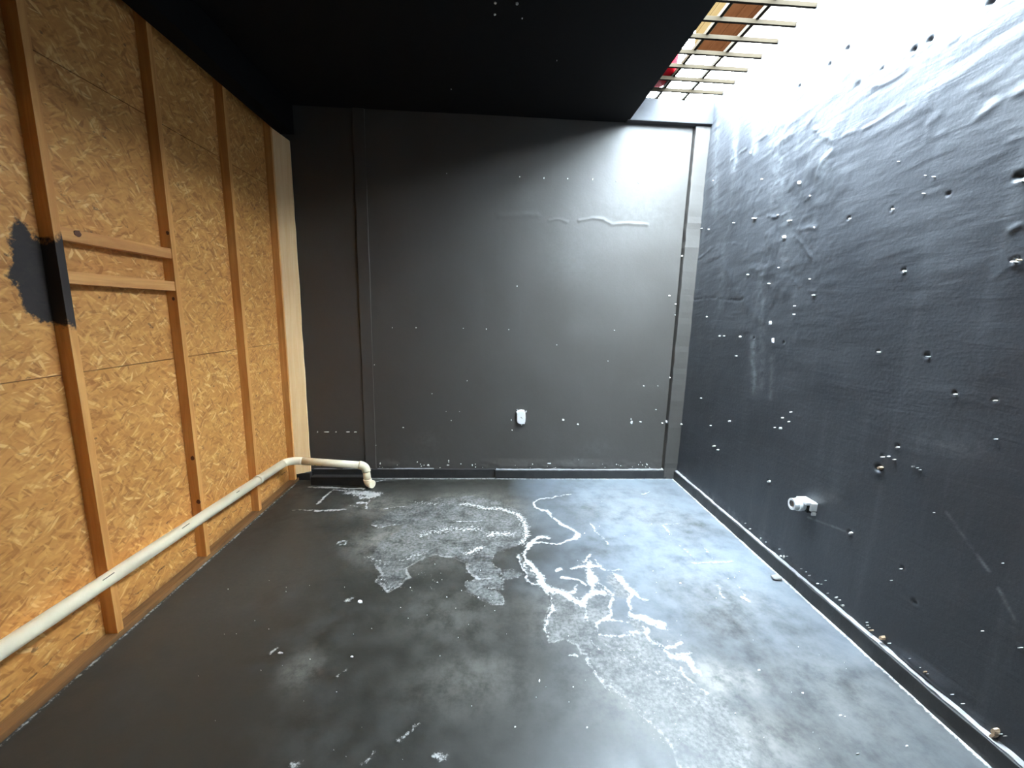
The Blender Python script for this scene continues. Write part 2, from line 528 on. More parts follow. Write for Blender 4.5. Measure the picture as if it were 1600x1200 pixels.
# ------------------------------------------------------------------ floor with its limescale stains
def build_floor():
    us = axis_lines(-1.9, 1.9, -1.62, 1.66, 0.0065)
    vs = axis_lines(Y0, D, 0.85, D, 0.0065)
    U, V = np.meshgrid(us, vs)
    hgt = (lattice_noise(U * 1.3, V * 1.3, 3, 4) - 0.5) * 0.003
    crust = np.zeros(U.shape)
    U0, V0 = U, V
    U = U0 + 0.030 * (lattice_noise(U0 * 9, V0 * 9, 41, 2) - 0.5) + 0.022 * (lattice_noise(U0 * 28, V0 * 28, 42, 2) - 0.5)
    V = V0 + 0.030 * (lattice_noise(U0 * 9, V0 * 9, 43, 2) - 0.5) + 0.022 * (lattice_noise(U0 * 28, V0 * 28, 44, 2) - 0.5)
    wmod = 0.45 + 1.1 * lattice_noise(U0 * 14, V0 * 14, 45, 3)
    A = lambda p: on_floor(crop(p, 460, 740, 4.0))
    B = lambda p: on_floor(crop(p, 780, 740, 4.0))
    Cc = lambda p: on_floor(crop(p, 780, 940, 3.2))
    lines = [
        (B([(440, 130), (330, 148), (250, 158), (212, 185), (225, 210), (280, 235)]), 0.010),
        (B([(262, 225), (300, 232), (340, 285), (400, 325), (450, 345), (490, 375), (480, 405)]), 0.016),
        (B([(480, 405), (420, 420), (360, 440), (290, 435), (230, 430)]), 0.012),
        (B([(300, 400), (230, 410), (190, 440), (165, 480), (150, 510)]), 0.018),
        (B([(150, 510), (190, 550), (220, 600), (245, 640)]), 0.016),
        (B([(245, 640), (270, 690), (320, 730), (390, 745), (450, 780), (510, 810), (545, 780), (600, 745), (650, 740)]), 0.024),
        (B([(150, 500), (110, 510), (130, 560), (150, 610), (170, 660), (200, 690), (250, 700)]), 0.008),
        (B([(170, 540), (160, 580), (200, 610)]), 0.008),
        (B([(460, 590), (540, 580), (640, 580)]), 0.016), (B([(555, 560), (570, 620), (590, 690), (600, 740)]), 0.022),
        (B([(390, 650), (440, 655), (500, 660), (550, 690)]), 0.011), (B([(355, 600), (380, 590)]), 0.013),
        (B([(490, 700), (485, 740), (450, 750)]), 0.008), (B([(520, 560), (580, 510)]), 0.009),
        (B([(740, 635), (770, 680), (810, 720), (830, 750)]), 0.020),
        (B([(830, 750), (800, 790), (820, 830), (810, 880), (860, 890), (920, 905)]), 0.011),
        (B([(920, 905), (960, 930), (1025, 950)]), 0.018), (B([(830, 750), (880, 780), (930, 800)]), 0.009),
        (B([(600, 640), (650, 700), (710, 760), (690, 800), (705, 880), (680, 910), (620, 935), (610, 960), (630, 1000),
            (680, 1015), (740, 1010), (800, 1000), (860, 990)]), 0.008),
        (B([(680, 912), (740, 925), (800, 925)]), 0.007),
        (B([(610, 540), (640, 590), (680, 610), (760, 600)]), 0.007), (B([(560, 300), (620, 370), (680, 440)]), 0.006),
        (B([(300, 735), (325, 800), (335, 850), (300, 900), (280, 960), (310, 1020)]), 0.008),
        (B([(520, 810), (545, 860), (550, 920)]), 0.006),
        (Cc([(655, 70), (720, 85), (760, 105), (820, 110)]), 0.014),
        (Cc([(740, 130), (725, 160), (760, 200), (820, 235), (870, 280)]), 0.009),
        (Cc([(870, 280), (930, 290), (950, 310), (985, 345)]), 0.016), (Cc([(900, 265), (940, 262)]), 0.010),
        (Cc([(920, 340), (940, 370), (1000, 420), (1040, 460)]), 0.007),
        (Cc([(800, 210), (850, 245), (900, 200)]), 0.010),
        (Cc([(340, 270), (385, 272)]), 0.006), (Cc([(560, 175), (620, 170), (670, 165)]), 0.006),
        (Cc([(455, 180), (470, 220), (490, 245)]), 0.005),
        # cover outline and splash under the pipe
        (A([(245, 100), (200, 140), (150, 190)]), 0.010), (A([(135, 233), (300, 228)]), 0.013), (A([(0, 226), (130, 228)]), 0.006),
        (A([(250, 105), (440, 112)]), 0.010), (A([(340, 118), (430, 125), (530, 130)]), 0.040), (A([(430, 150), (500, 140)]), 0.040),
        (A([(95, 84), (230, 90), (430, 96)]), 0.014), (A([(400, 185), (450, 180)]), 0.016), (A([(490, 60), (570, 40)]), 0.010), (A([(490, 60), (470, 90)]), 0.010),
        (A([(465, 165), (460, 220)]), 0.007), (A([(330, 195), (470, 225)]), 0.004),
        (A([(470, 320), (540, 335), (640, 315)]), 0.006), (A([(940, 298), (1170, 298)]), 0.005), (A([(560, 225), (700, 208)]), 0.005),
        (A([(280, 435), (300, 420), (330, 425), (320, 445), (285, 445)]), 0.008), (A([(330, 795), (365, 788)]), 0.014),
        # scuffs in the paint by the right wall
        (B([(1020, 315), (1075, 380)]), 0.006), (B([(1200, 555), (1460, 548)]), 0.006), (B([(1130, 450), (1250, 555)]), 0.004),
        (B([(1280, 470), (1330, 530)]), 0.005), (B([(890, 132), (940, 112)]), 0.006), (B([(1020, 315), (1130, 312)]), 0.004),
        (B([(1370, 710), (1420, 780)]), 0.005), (B([(1500, 700), (1530, 760)]), 0.004), (B([(1515, 770), (1540, 785)]), 0.010),
        # loose scratches on the left half
        (on_floor([(625, 1160), (640, 1147), (654, 1136)]), 0.007), (on_floor([(560, 1192), (583, 1176)]), 0.004),
        (on_floor([(424, 1020), (434, 1012)]), 0.011), (on_floor([(526, 1056), (538, 1046)]), 0.005),
        (on_floor([(680, 1187), (700, 1187)]), 0.006),
        (on_floor([(456, 1196), (470, 1196)]), 0.006),
    ]
    for pts, w in lines:
        d = seg_dist(U, V, pts)
        crust = np.maximum(crust, np.clip(0.5 + (w * wmod - d) / (2 * max(w, 0.012)), 0, 1))
    # dusty seam where the floor meets the boards
    for pts, w in (([(-1.0, 3.295), (1.60, 3.295)], 0.006), ([(X_BB - 0.004, 0.8), (X_BB - 0.004, 3.30)], 0.007),
                   ([(XL_STUD + 0.012, 0.8), (XL_STUD + 0.012, 3.2)], 0.003)):
        d = seg_dist(U0, V0, pts)
        crust = np.maximum(crust, np.clip(0.62 + (w - d) / (2 * 0.010), 0, 1))
    film = np.zeros(U.shape)
    polys = [
        # tan patch with its lobes
        A([(470, 320), (560, 260), (700, 200), (900, 150), (1100, 140), (1300, 180), (1420, 240), (1470, 340), (1460, 430),
           (1380, 460), (1240, 500), (1230, 540), (1260, 580), (1300, 600), (1305, 650), (1310, 720), (1215, 722), (1290, 750), (1312, 790),
           (1305, 835), (1200, 800), (1130, 780), (1080, 730), (1075, 675), (1150, 672), (1110, 640), (1090, 610), (1085, 570),
           (1040, 545), (990, 525), (930, 520), (880, 505), (830, 520), (760, 550), (700, 590), (722, 650), (670, 700), (590, 737),
           (510, 670), (555, 620), (500, 570), (470, 500), (540, 420), (640, 370), (700, 310), (560, 335)]),
        A([(1312, 610), (1370, 605), (1420, 630), (1400, 658), (1310, 660)]),
        # pale patch running towards the camera
        B([(110, 510), (190, 560), (245, 645), (300, 720), (390, 750), (510, 812), (640, 740), (700, 640), (720, 620), (820, 740), (810, 880), (930, 940),
           (900, 1040)]) + Cc([(740, 170), (870, 290), (930, 350), (1040, 460), (1150, 490), (1160, 580), (1190, 620), (1240, 690), (1280, 725), (1260, 832), (1300, 1000), (1000, 1000),
                               (920, 832), (870, 790), (870, 740), (820, 650), (760, 600), (700, 550), (650, 480), (600, 445),
                               (520, 410), (450, 320), (430, 270), (400, 260), (385, 215), (330, 190), (265, 205), (250, 150), (215, 130),
                               (235, 60), (260, 0)]) + B([(325, 800), (300, 735), (200, 690), (150, 610)]),
    ]
    holes = [B([(610, 940), (700, 918), (800, 925), (860, 970), (830, 1005), (740, 1015), (650, 1020), (625, 1000)]),
             Cc([(460, 170), (520, 200), (525, 215), (490, 222), (458, 195)]),
             B([(720, 760), (800, 790), (810, 880), (790, 915), (690, 905), (705, 830)]),
             B([(600, 640), (660, 640), (720, 740), (700, 750)])]
    sd = np.full(U.shape, -9.0)
    for p in polys:
        sd = np.maximum(sd, poly_sdf(U, V, p))
    for p in holes:
        sd = np.minimum(sd, -poly_sdf(U, V, p))
    film = np.clip(0.5 + sd / 0.16, 0, 1)
    rim = np.zeros(U.shape)
    tides = [(A([(500, 560), (555, 620), (510, 670), (590, 737), (670, 700), (722, 650), (700, 590), (760, 550), (830, 520), (880, 505), (930, 520), (990, 525), (1040, 545),
                 (1085, 570), (1090, 610), (1110, 640), (1160, 670), (1220, 660)]), 0.012, 1.0),
             (A([(1150, 672), (1075, 675), (1080, 730), (1130, 780), (1200, 800), (1305, 835), (1312, 790), (1290, 750), (1215, 722), (1310, 720), (1305, 650), (1300, 600), (1260, 580),
                 (1230, 540), (1240, 500)]), 0.009, 0.85),
             (A([(1312, 610), (1370, 605), (1420, 630), (1400, 658), (1310, 660), (1312, 610)]), 0.008, 0.8),
             (Cc([(260, 0), (235, 60), (215, 130), (250, 150), (265, 205), (330, 190), (385, 215), (400, 260), (430, 270), (450, 320), (520, 410), (600, 445), (650, 480), (700, 550),
                  (760, 600), (820, 650), (870, 740), (870, 790), (920, 832)]), 0.010, 0.9),
             (Cc([(1150, 490), (1160, 580), (1190, 620), (1240, 690), (1280, 725)]), 0.010, 0.4), (A([(470, 320), (540, 335), (640, 315)]), 0.007, 0.7)]
    for pts, w, a in tides:
        rim = np.maximum(rim, a * np.clip(0.5 + (0.6 * w * wmod - seg_dist(U, V, pts)) / 0.018, 0, 1))
    haze = np.zeros(U.shape)

    def blob(px, py, rx, ry, a):
        nonlocal haze
        c = at(px, py, 'z', 0)
        haze = np.maximum(haze, a * np.exp(-(((U - c.x) / rx) ** 2 + ((V - c.y) / ry) ** 2)))
    sky_pale = 0.9 * np.clip(0.32 + (V - 1.2) / 1.3, 0.32, 1) * np.clip((U - 0.15 - 0.5 * (lattice_noise(U * 2, V * 2, 5, 4) - 0.5)) / 0.6, 0, 1)  # skylight falloff put into the colour: paler to the right and far end
    for b in ((640, 845, 0.30, 0.22, 0.85), (700, 830, 0.30, 0.30, 0.6), (600, 790, 0.3, 0.2, 0.45), (760, 800, 0.3, 0.25, 0.5),
              (730, 780, 0.35, 0.16, 0.4), (470, 1045, 0.07, 0.09, 0.30), (1000, 800, 0.5, 0.5, 0.35), (1100, 900, 0.5, 0.5, 0.30),
              (1050, 1080, 0.30, 0.22, 0.55), (1000, 1020, 0.25, 0.2, 0.45), (1150, 1150, 0.25, 0.16, 0.5), (1300, 1080, 0.4, 0.35, 0.22),
              (890, 960, 0.2, 0.2, 0.3), (730, 1060, 0.22, 0.12, 0.22), (700, 960, 0.3, 0.2, 0.14), (420, 900, 0.4, 0.4, 0.08),
              (1120, 1060, 0.1, 0.1, 0.8), (1165, 1063, 0.09, 0.08, 0.6)):
        blob(*b)
    speck = np.zeros(U.shape)
    for pts, w, a in ((A([(1050, 190), (1180, 215), (1280, 215), (1380, 250), (1440, 300), (1450, 380), (1420, 440)]), 0.05, 1.0),
                      (A([(1230, 380), (1340, 370)]), 0.07, 1.0), (A([(1090, 500), (1170, 460)]), 0.05, 1.0),
                      (A([(800, 380), (950, 350), (1150, 340)]), 0.09, 0.75), (A([(700, 530), (800, 500)]), 0.05, 0.7),
                      (A([(540, 650), (590, 720), (660, 700)]), 0.05, 0.6), (A([(440, 510), (560, 560)]), 0.06, 0.5),
                      (A([(760, 180), (920, 190)]), 0.08, 0.6), (A([(760, 620), (860, 660), (860, 720)]), 0.06, 0.35),
                      (B([(560, 560), (620, 700)]), 0.07, 0.6), (B([(740, 640), (820, 740)]), 0.06, 0.6),
                      (Cc([(600, 250), (800, 350), (950, 450)]), 0.10, 0.40), (Cc([(900, 600), (1000, 700)]), 0.08, 0.35),
                      (Cc([(430, 270), (520, 400), (700, 540), (860, 740)]), 0.05, 0.45)):
        d = seg_dist(U, V, pts)
        speck = np.maximum(speck, a * np.clip(1 - d / w, 0, 1))
    hgt += np.clip(crust - 0.5, 0, 1) * 0.003
    me = grid_mesh('floor', us, vs, lambda u, v, h: (u, v, h), hgt)
    for k, a in (('crust', crust), ('film', film), ('haze', haze), ('speck', speck), ('sky_pale', sky_pale), ('rim', rim)):
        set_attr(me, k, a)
    return tag(link('floor', me, 'floor'), 'black painted concrete floor with white limescale stains', kind='structure')


floor = build_floor()


# ------------------------------------------------------------------ walls
def build_right_wall():
    ys = axis_lines(Y0, D + 0.02, 0.85, D + 0.02, 0.006)
    zs = axis_lines(0, ZG, 0, ZG, 0.006)
    U, V = np.meshgrid(ys, zs)
    Uw = U + 0.05 * (lattice_noise(U * 7, V * 7, 51, 3) - 0.5)
    Vw = V + 0.05 * (lattice_noise(U * 7, V * 7, 52, 3) - 0.5)
    und = (lattice_noise(U * 1.6, V * 1.6, 11, 4) - 0.5) * 0.016
    W = V + 0.12 * U
    tro = lattice_noise(U * 2.2, W * 9.0, 12, 5, 0.55)
    fade = np.clip((V - 0.7) / 1.3, 0.12, 1.0)
    h = und + (np.abs(tro - 0.5) ** 1.3) * 0.013 * fade
    lump = lattice_noise(U * 7, V * 7, 13, 4)
    zone = np.exp(-(((U - 2.45) / 0.55) ** 2 + ((V - 1.95) / 0.65) ** 2))
    h += np.clip(lump - 0.50, 0, 1) * 0.022 * zone
    worn = np.zeros(U.shape)

    def wy(p):
        return [tuple(at(x, y, 'x', XR)[1:]) for x, y in p]
    Z = lambda p: wy(crop(p, 1040, 160, 2.5))
    T = lambda p: wy(crop(p, 1200, 0, 3.0))
    ridges = [(Z([(110, 620), (150, 595), (190, 570), (240, 560), (300, 550)]), 0.010, 0.008), (Z([(400, 440), (460, 440), (510, 415), (565, 370)]), 0.010, 0.010),
              (Z([(495, 490), (540, 490), (585, 485)]), 0.009, 0.009), (Z([(530, 130), (570, 110), (620, 150), (660, 165)]), 0.012, 0.012),
              (Z([(600, 280), (620, 230), (650, 200)]), 0.018, 0.012), (Z([(100, 770), (200, 770), (300, 770)]), 0.008, -0.006),
              (Z([(260, 230), (340, 170), (420, 110)]), 0.012, 0.008), (Z([(430, 180), (520, 110), (600, 40)]), 0.012, 0.010),
              (T([(980, 540), (1080, 480), (1200, 420)]), 0.015, 0.010), (T([(1000, 470), (1100, 420), (1200, 375)]), 0.018, -0.008), (T([(1130, 650), (1200, 615)]), 0.010, 0.008),
              (T([(1160, 1090), (1200, 1070)]), 0.010, 0.009), (T([(780, 560), (740, 600), (760, 650), (830, 640)]), 0.02, 0.006),
              (T([(500, 400), (620, 350), (870, 190)]), 0.010, 0.006), (T([(330, 665), (500, 570), (640, 470)]), 0.010, 0.006),
              (Z([(500, 690), (540, 720), (590, 740)]), 0.010, 0.006), (Z([(500, 520), (540, 560), (570, 600)]), 0.010, 0.008),
              (Z([(1280, 690), (1310, 655), (1350, 640)]), 0.012, 0.006)]
    brk = np.clip((lattice_noise(U * 16, V * 16, 15, 3) - 0.35) * 3, 0, 1)
    for pts, w, a in ridges:
        h += 0.26 * a * np.exp(-(seg_dist(Uw, Vw, pts) / w) ** 2) * (0.05 + 1.7 * brk)
    # drill holes and gouges with a raised lower lip
    holes = [(1592, 275, 0.013, 0.012), (1586, 407, 0.010, 0.010), (1482, 303, 0.007, 0.008), (1413, 422, 0.008, 0.012), (1372, 549, 0.007, 0.010),
             (1448, 555, 0.010, 0.008), (1325, 76, 0.010, 0.014), (1428, 78, 0.010, 0.014), (1453, 63, 0.010, 0.014), (1379, 108, 0.006, 0.008), (1328, 341, 0.008, 0.010),
             (1395, 327, 0.007, 0.008), (1250, 135, 0.009, 0.012), (1297, 101, 0.009, 0.012), (1548, 4, 0.011, 0.014), (1373, 731, 0.016, 0.020), (1379, 713, 0.007, 0.010),
             (1402, 697, 0.008, 0.012), (1201, 752, 0.008, 0.008), (1328, 832, 0.010, 0.010), (1430, 940, 0.010, 0.006), (1340, 134, 0.016, 0.006), (1492, 614, 0.007, 0.008),
             (1554, 625, 0.006, 0.008), (1224, 535, 0.008, 0.006), (1178, 528, 0.008, 0.006), (1412, 888, 0.008, 0.005)]
    for x, y, r, dep in holes:
        c = at(x, y, 'x', XR)
        rr = np.hypot(U - c.y, V - c.z) / r
        h -= dep * np.exp(-rr ** 4)
        rl = np.hypot(U - c.y, V - (c.z - 1.25 * r)) / (0.8 * r)
        h += 0.18 * dep * np.exp(-rl ** 2)
    # paint runs and scraped patches
    for x0, y0, x1, y1, w, a in ((1176, 530, 1178, 610, 0.03, 0.75), (1190, 430, 1188, 600, 0.04, 0.30), (1150, 180, 1148, 260, 0.04, 0.7), (1185, 160, 1180, 235, 0.03, 0.8),
                                 (1120, 200, 1118, 330, 0.05, 0.45), (1225, 120, 1215, 300, 0.08, 0.4), (1265, 60, 1262, 130, 0.05, 0.6), (1230, 330, 1226, 400, 0.05, 0.35),
                                 (1130, 380, 1126, 480, 0.05, 0.25), (1295, 235, 1285, 270, 0.02, 0.9), (1205, 560, 1204, 620, 0.02, 0.4), (1440, 690, 1520, 700, 0.04, 0.25)):
        d = seg_dist(U, V, wy([(x0, y0), (x1, y1)]))
        worn = np.maximum(worn, a * np.exp(-(d / w) ** 2))
    for x0, y0, x1, y1 in ((1480, 800, 1546, 892), (1562, 920, 1587, 968), (1262, 808, 1326, 832), (1590, 1005, 1600, 1015)):
        worn = np.maximum(worn, 0.8 * np.clip(1.2 - seg_dist(U, V, wy([(x0, y0), (x1, y1)])) / 0.006, 0, 1))
    # ragged plaster above the baseboard
    foot = np.clip(1 - np.abs(V - 0.10) / 0.05, 0, 1) * np.clip((lattice_noise(U * 5, V * 9, 21, 4) - 0.5) * 4, 0, 1)
    h += foot * 0.012
    me = grid_mesh('wall_right', ys, zs, lambda u, v, hh: (XR - hh, u, v), h, flip=True)
    set_attr(me, 'worn', worn)
    return tag(link('wall_right', me, 'wall_r'), 'rough plaster wall in black gloss paint with drill holes', kind='structure')


def build_back_wall():
    xs = np.linspace(-1.75, 1.535, 470)
    zs = np.linspace(0, HC + 0.02, 400)
    U, V = np.meshgrid(xs, zs)
    h = (lattice_noise(U * 1.1, V * 1.1, 31, 3) - 0.5) * 0.014
    h += (lattice_noise(U * 9, V * 9, 32, 3) - 0.5) * 0.0012
    wx = lambda p: [(at(x, y, 'y', D).x, at(x, y, 'y', D).z) for x, y in p]
    for p, w, a in (([(858, 344), (872, 342), (886, 346)], 0.010, 0.0025), ([(905, 345), (925, 341), (942, 343), (956, 351), (985, 349), (1012, 351)], 0.010, 0.0035),
                    ([(780, 338), (840, 336)], 0.02, 0.003)):
        h += a * np.exp(-(seg_dist(U, V + 0.02 * (lattice_noise(U * 12, V * 12, 35, 3) - 0.5), wx(p)) / w) ** 2) * (0.2 + 1.3 * lattice_noise(U * 9, V * 3, 34, 3))
    below = np.clip((1.99 - V) / 0.25, 0, 1) * np.clip((U - 0.25) / 0.3, 0, 1) * np.clip((V - 1.2) / 0.7, 0, 1)
    h += 0.0008 * below * lattice_noise(U * 5, V * 2, 36, 3)
    foot = np.clip(1 - np.abs(V - 0.10) / 0.07, 0, 1) * np.clip((lattice_noise(U * 6, V * 9, 33, 4) - 0.45) * 4, 0, 1)
    h += foot * 0.010
    worn = np.zeros(U.shape)
    for x, y, rx, rz, a in ((1000, 330, 0.30, 0.16, 0.30), (900, 400, 0.25, 0.25, 0.18), (930, 700, 0.14, 0.06, 0.3), (670, 690, 0.10, 0.08, 0.4), (660, 725, 0.2, 0.05, 0.3), (900, 720, 0.12, 0.04, 0.4), (1010, 600, 0.12, 0.05, 0.15)):
        c = at(x, y, 'y', D)
        worn = np.maximum(worn, a * np.exp(-(((U - c.x) / rx) ** 2 + ((V - c.z) / rz) ** 2)))
    me = grid_mesh('wall_back', xs, zs, lambda u, v, hh: (u, D - hh, v), h)
    set_attr(me, 'worn', worn)
    return tag(link('wall_back', me, 'wall_b'), 'flat black painted back wall', kind='structure')


wall_right = build_right_wall()
wall_back = build_back_wall()
tag(box('wall_back_masonry', -1.9, 2.0, D + 0.06, D + 0.3, 0, HC, 'trim', wall_back), None)
tag(box('wall_right_masonry', XR + 0.05, XR + 0.3, Y0 - 0.2, D + 0.3, 0, ZG - 0.01, 'trim', wall_right), None)
wall_left = tag(box('wall_left', -1.85, -1.66, Y0 - 0.2, D + 0.06, 0, HC, 'ceil'), 'black wall and bulkhead above the chipboard partition', kind='structure')
box('bulkhead', -1.548, -1.44, Y0, D + 0.03, ZT, HC + 0.01, 'ceil', wall_left)
wall_front = tag(box('wall_front', -1.9, 2.0, Y0 - 0.2, Y0, 0, ZG, 'trim'), 'black wall behind the camera', kind='structure')
ceiling = tag(box('ceiling', -1.9, XE, Y0 - 0.2, D + 0.3, HC, ZG - 0.03, 'ceil', None, 0.004), 'matt black ceiling slab', kind='structure')
tag(box('ceiling_front', XE, XR + 0.06, Y0 - 0.2, Y_SLOT, HC, ZG - 0.03, 'ceil', ceiling), None)
slot_end = tag(box('trim_1', XE - 0.02, XR + 0.02, 3.272, D + 0.3, HC - 0.005, ZG - 0.012, 'concrete', None, 0.006),
               'pale weathered concrete end wall of the light slot', kind='structure')


def rough_strip(name, x0, x1, y0, y1, z0, z1, material, amp, n, axis, label, parent=None):
    """a batten whose arrises have been knocked about"""
    bm = bmesh.new()
    bm_box(bm, x0, x1, y0, y1, z0, z1, 0.004)
    i = 'xyz'.index(axis)
    ed = [e for e in bm.edges if abs(e.verts[0].co[i] - e.verts[1].co[i]) > 0.5 * ((x1 - x0, y1 - y0, z1 - z0)[i])]
    bmesh.ops.subdivide_edges(bm, edges=ed, cuts=n, use_grid_fill=True)
    r = random.Random(name)
    off = {}
    for v in bm.verts:
        k = round(v.co[i], 3)
        if k not in off:
            off[k] = (r.gauss(0, 1), r.gauss(0, 1))
        a, b = off[k]
        j = [q for q in range(3) if q != i]
        v.co[j[0]] += a * amp
        v.co[j[1]] += b * amp
    o = from_bm(name, bm, material, parent)
    return tag(o, label, kind='structure') if parent is None else o


rough_strip('trim_2', 1.545, XR + 0.01, 3.296, D + 0.05, 0.0, HC - 0.01, 'wall_b', 0.0012, 60, 'z', 'battered black batten in the corner of the right wall')
rough_strip('trim_3', -1.018, -0.93, 3.320, D + 0.02, 0.08, HC, 'wall_b', 0.0008, 30, 'z', 'black upright batten on the back wall above the pipe elbow')
bb_r = rough_strip('baseboard_right', X_BB, XR + 0.02, Y0, 3.29, 0, 0.075, 'trim', 0.0012, 80, 'y', 'black baseboard along the right wall')
bb_b = rough_strip('baseboard_back', 0.072, 1.575, 3.297, D + 0.02, 0, 0.074, 'trim', 0.0006, 40, 'x', 'thick black baseboard under the white wall plate')
bb_l = rough_strip('baseboard_back_left', -1.60, 0.072, 3.316, D + 0.02, 0, 0.076, 'trim', 0.0006, 40, 'x', 'thin black baseboard behind the cream pipe')

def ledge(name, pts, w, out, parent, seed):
    """pale strip painted as the lit top edge of a baseboard, ragged in width"""
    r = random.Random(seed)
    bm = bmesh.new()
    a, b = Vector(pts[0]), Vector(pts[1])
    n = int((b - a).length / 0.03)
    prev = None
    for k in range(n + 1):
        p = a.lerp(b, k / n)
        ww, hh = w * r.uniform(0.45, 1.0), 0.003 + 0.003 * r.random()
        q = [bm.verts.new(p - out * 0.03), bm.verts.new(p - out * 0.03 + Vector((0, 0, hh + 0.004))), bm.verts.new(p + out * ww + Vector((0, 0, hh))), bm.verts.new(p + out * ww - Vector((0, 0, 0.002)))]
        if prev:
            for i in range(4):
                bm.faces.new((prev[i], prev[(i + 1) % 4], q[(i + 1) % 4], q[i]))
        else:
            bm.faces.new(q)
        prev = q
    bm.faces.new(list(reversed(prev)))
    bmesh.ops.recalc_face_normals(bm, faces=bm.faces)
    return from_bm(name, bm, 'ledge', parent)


M['ledge'] = plain('pale grey lit edge', (0.34, 0.34, 0.34), 0.8, 0.5, 30, 0.4)  # light on the baseboard tops, put into a pale strip colour
ledge('lit_edge_strip', ((XR - 0.014, Y0, 0.0745), (XR - 0.014, 3.29, 0.0745)), 0.010, Vector((-1, 0, 0)), bb_r, 1)
ledge('lit_edge_strip', ((0.08, 3.318, 0.0735), (1.56, 3.318, 0.0735)), 0.012, Vector((0, -1, 0)), bb_b, 2)
ledge('lit_edge_strip', ((-0.92, 3.326, 0.0755), (-0.45, 3.326, 0.0755)), 0.006, Vector((0, -1, 0)), bb_l, 3)
ledge('lit_edge_strip', ((-1.44, 3.326, 0.0755), (-0.97, 3.326, 0.0755)), 0.006, Vector((0, -1, 0)), bb_l, 4)

# ------------------------------------------------------------------ chipboard lining on the left
lining = empty('chipboard_partition', (XL_OSB, 1.5, 0))
tag(lining, 'orange chipboard partition on pine studs with a black paint patch', 'partition')
patch_px = [(14, 340), (28, 335), (40, 352), (55, 368), (62, 372), (75, 350), (86, 362), (92, 385), (98, 420), (106, 470), (109, 505), (104, 518), (90, 512),
            (70, 506), (48, 498), (33, 478), (22, 448), (10, 430), (8, 392), (16, 372)]
patch = [(at(x, y, 'x', XL_OSB).y, at(x, y, 'x', XL_OSB).z) for x, y in patch_px]


def paint_attr(me):
    n = len(me.vertices)
    co = np.empty(n * 3, np.float32)
    me.vertices.foreach_get('co', co)
    co = co.reshape(-1, 3)
    sd = poly_sdf(co[:, 1].astype(float), co[:, 2].astype(float), patch)
    set_attr(me, 'paint', np.clip(0.5 + sd / 0.16, 0, 1))


def osb_panel(y0, y1, z0, z1):
    bm = bmesh.new()
    bm_box(bm, XL_OSB - 0.018, XL_OSB, y0 + 0.0015, y1 - 0.0015, z0 + 0.0015, z1 - 0.0015)
    for k in range(1, int((y1 - y0) / 0.02)):
        yy = y0 + (y1 - y0) * k / int((y1 - y0) / 0.02)
        if 1.0 < yy < 2.0:
            bmesh.ops.bisect_plane(bm, geom=bm.verts[:] + bm.edges[:] + bm.faces[:], plane_co=(0, yy, 0), plane_no=(0, 1, 0))
    for k in range(1, int((z1 - z0) / 0.02)):
        zz = z0 + (z1 - z0) * k / int((z1 - z0) / 0.02)
        if 1.0 < zz < 1.9 and y0 < 1.9:
            bmesh.ops.bisect_plane(bm, geom=bm.verts[:] + bm.edges[:] + bm.faces[:], plane_co=(0, 0, zz), plane_no=(0, 0, 1))
    o = from_bm('chipboard_panel', bm, 'osb', lining)
    paint_attr(o.data)
    return o


for z0, z1 in ((0.0, 1.129), (1.129, 2.262), (2.262, HC - 0.005)):
    osb_panel(Y0, 0.92, z0, z1)
    osb_panel(0.92, 3.30, z0, z1)


def stud(y0, y1, x_face=XL_STUD, z0=0.02, material='stud'):
    bm = bmesh.new()
    bm_box(bm, XL_OSB, x_face, y0, y1, z0, HC - 0.005, 0.0015)
    bmesh.ops.subdivide_edges(bm, edges=[e for e in bm.edges if abs(e.verts[0].co.z - e.verts[1].co.z) > 1], cuts=100)
    o = from_bm('stud', bm, material, lining)
    paint_attr(o.data)
    return o


for y in (0.52, 1.06, 1.608, 2.162, 2.692):
    stud(y, y + 0.030)
stud(3.215, 3.245)
box('bottom_plate', XL_OSB, XL_STUD + 0.006, Y0, 3.28, 0, 0.022, 'plate', lining, 0.002)
for z0, z1 in ((1.622, 1.668), (1.467, 1.512)):
    o = box('nogging', XL_OSB, XL_STUD - 0.004, 1.638, 2.162, z0, z1, 'nog', lining, 0.0015)


def knot(px, py, axis, val, r, asp=1.3):
    c = at(px, py, axis, val)
    bm = bmesh.new()
    n = 12
    rr = [r * (1 + 0.15 * rng.uniform(-1, 1)) for _ in range(n)]
    ring, top = [], []
    for k in range(n):
        a = 2 * math.pi * k / n
        u, v = math.cos(a) * rr[k], math.sin(a) * rr[k] * asp
        if axis == 'x':
            ring.append(bm.verts.new((val - 0.002, c.y + u, c.z + v)))
            top.append(bm.verts.new((val + 0.0008, c.y + u * 0.9, c.z + v * 0.9)))
        else:
            ring.append(bm.verts.new((c.x + u, val + 0.002, c.z + v)))
            top.append(bm.verts.new((c.x + u * 0.9, val - 0.0008, c.z + v * 0.9)))
    for k in range(n):
        bm.faces.new((ring[k], ring[(k + 1) % n], top[(k + 1) % n], top[k]))
    bm.faces.new(top)
    bmesh.ops.recalc_face_normals(bm, faces=bm.faces)
    from_bm('knot', bm, 'knot', lining)


for px, py in ((271, 467), (262, 364)):
    knot(px, py, 'y', 2.162, 0.008)
for px, py in ((301, 716), (310, 784)):
    knot(px, py, 'y', 2.162, 0.011)
knot(121, 365, 'x', XL_STUD - 0.004, 0.016, 0.8)

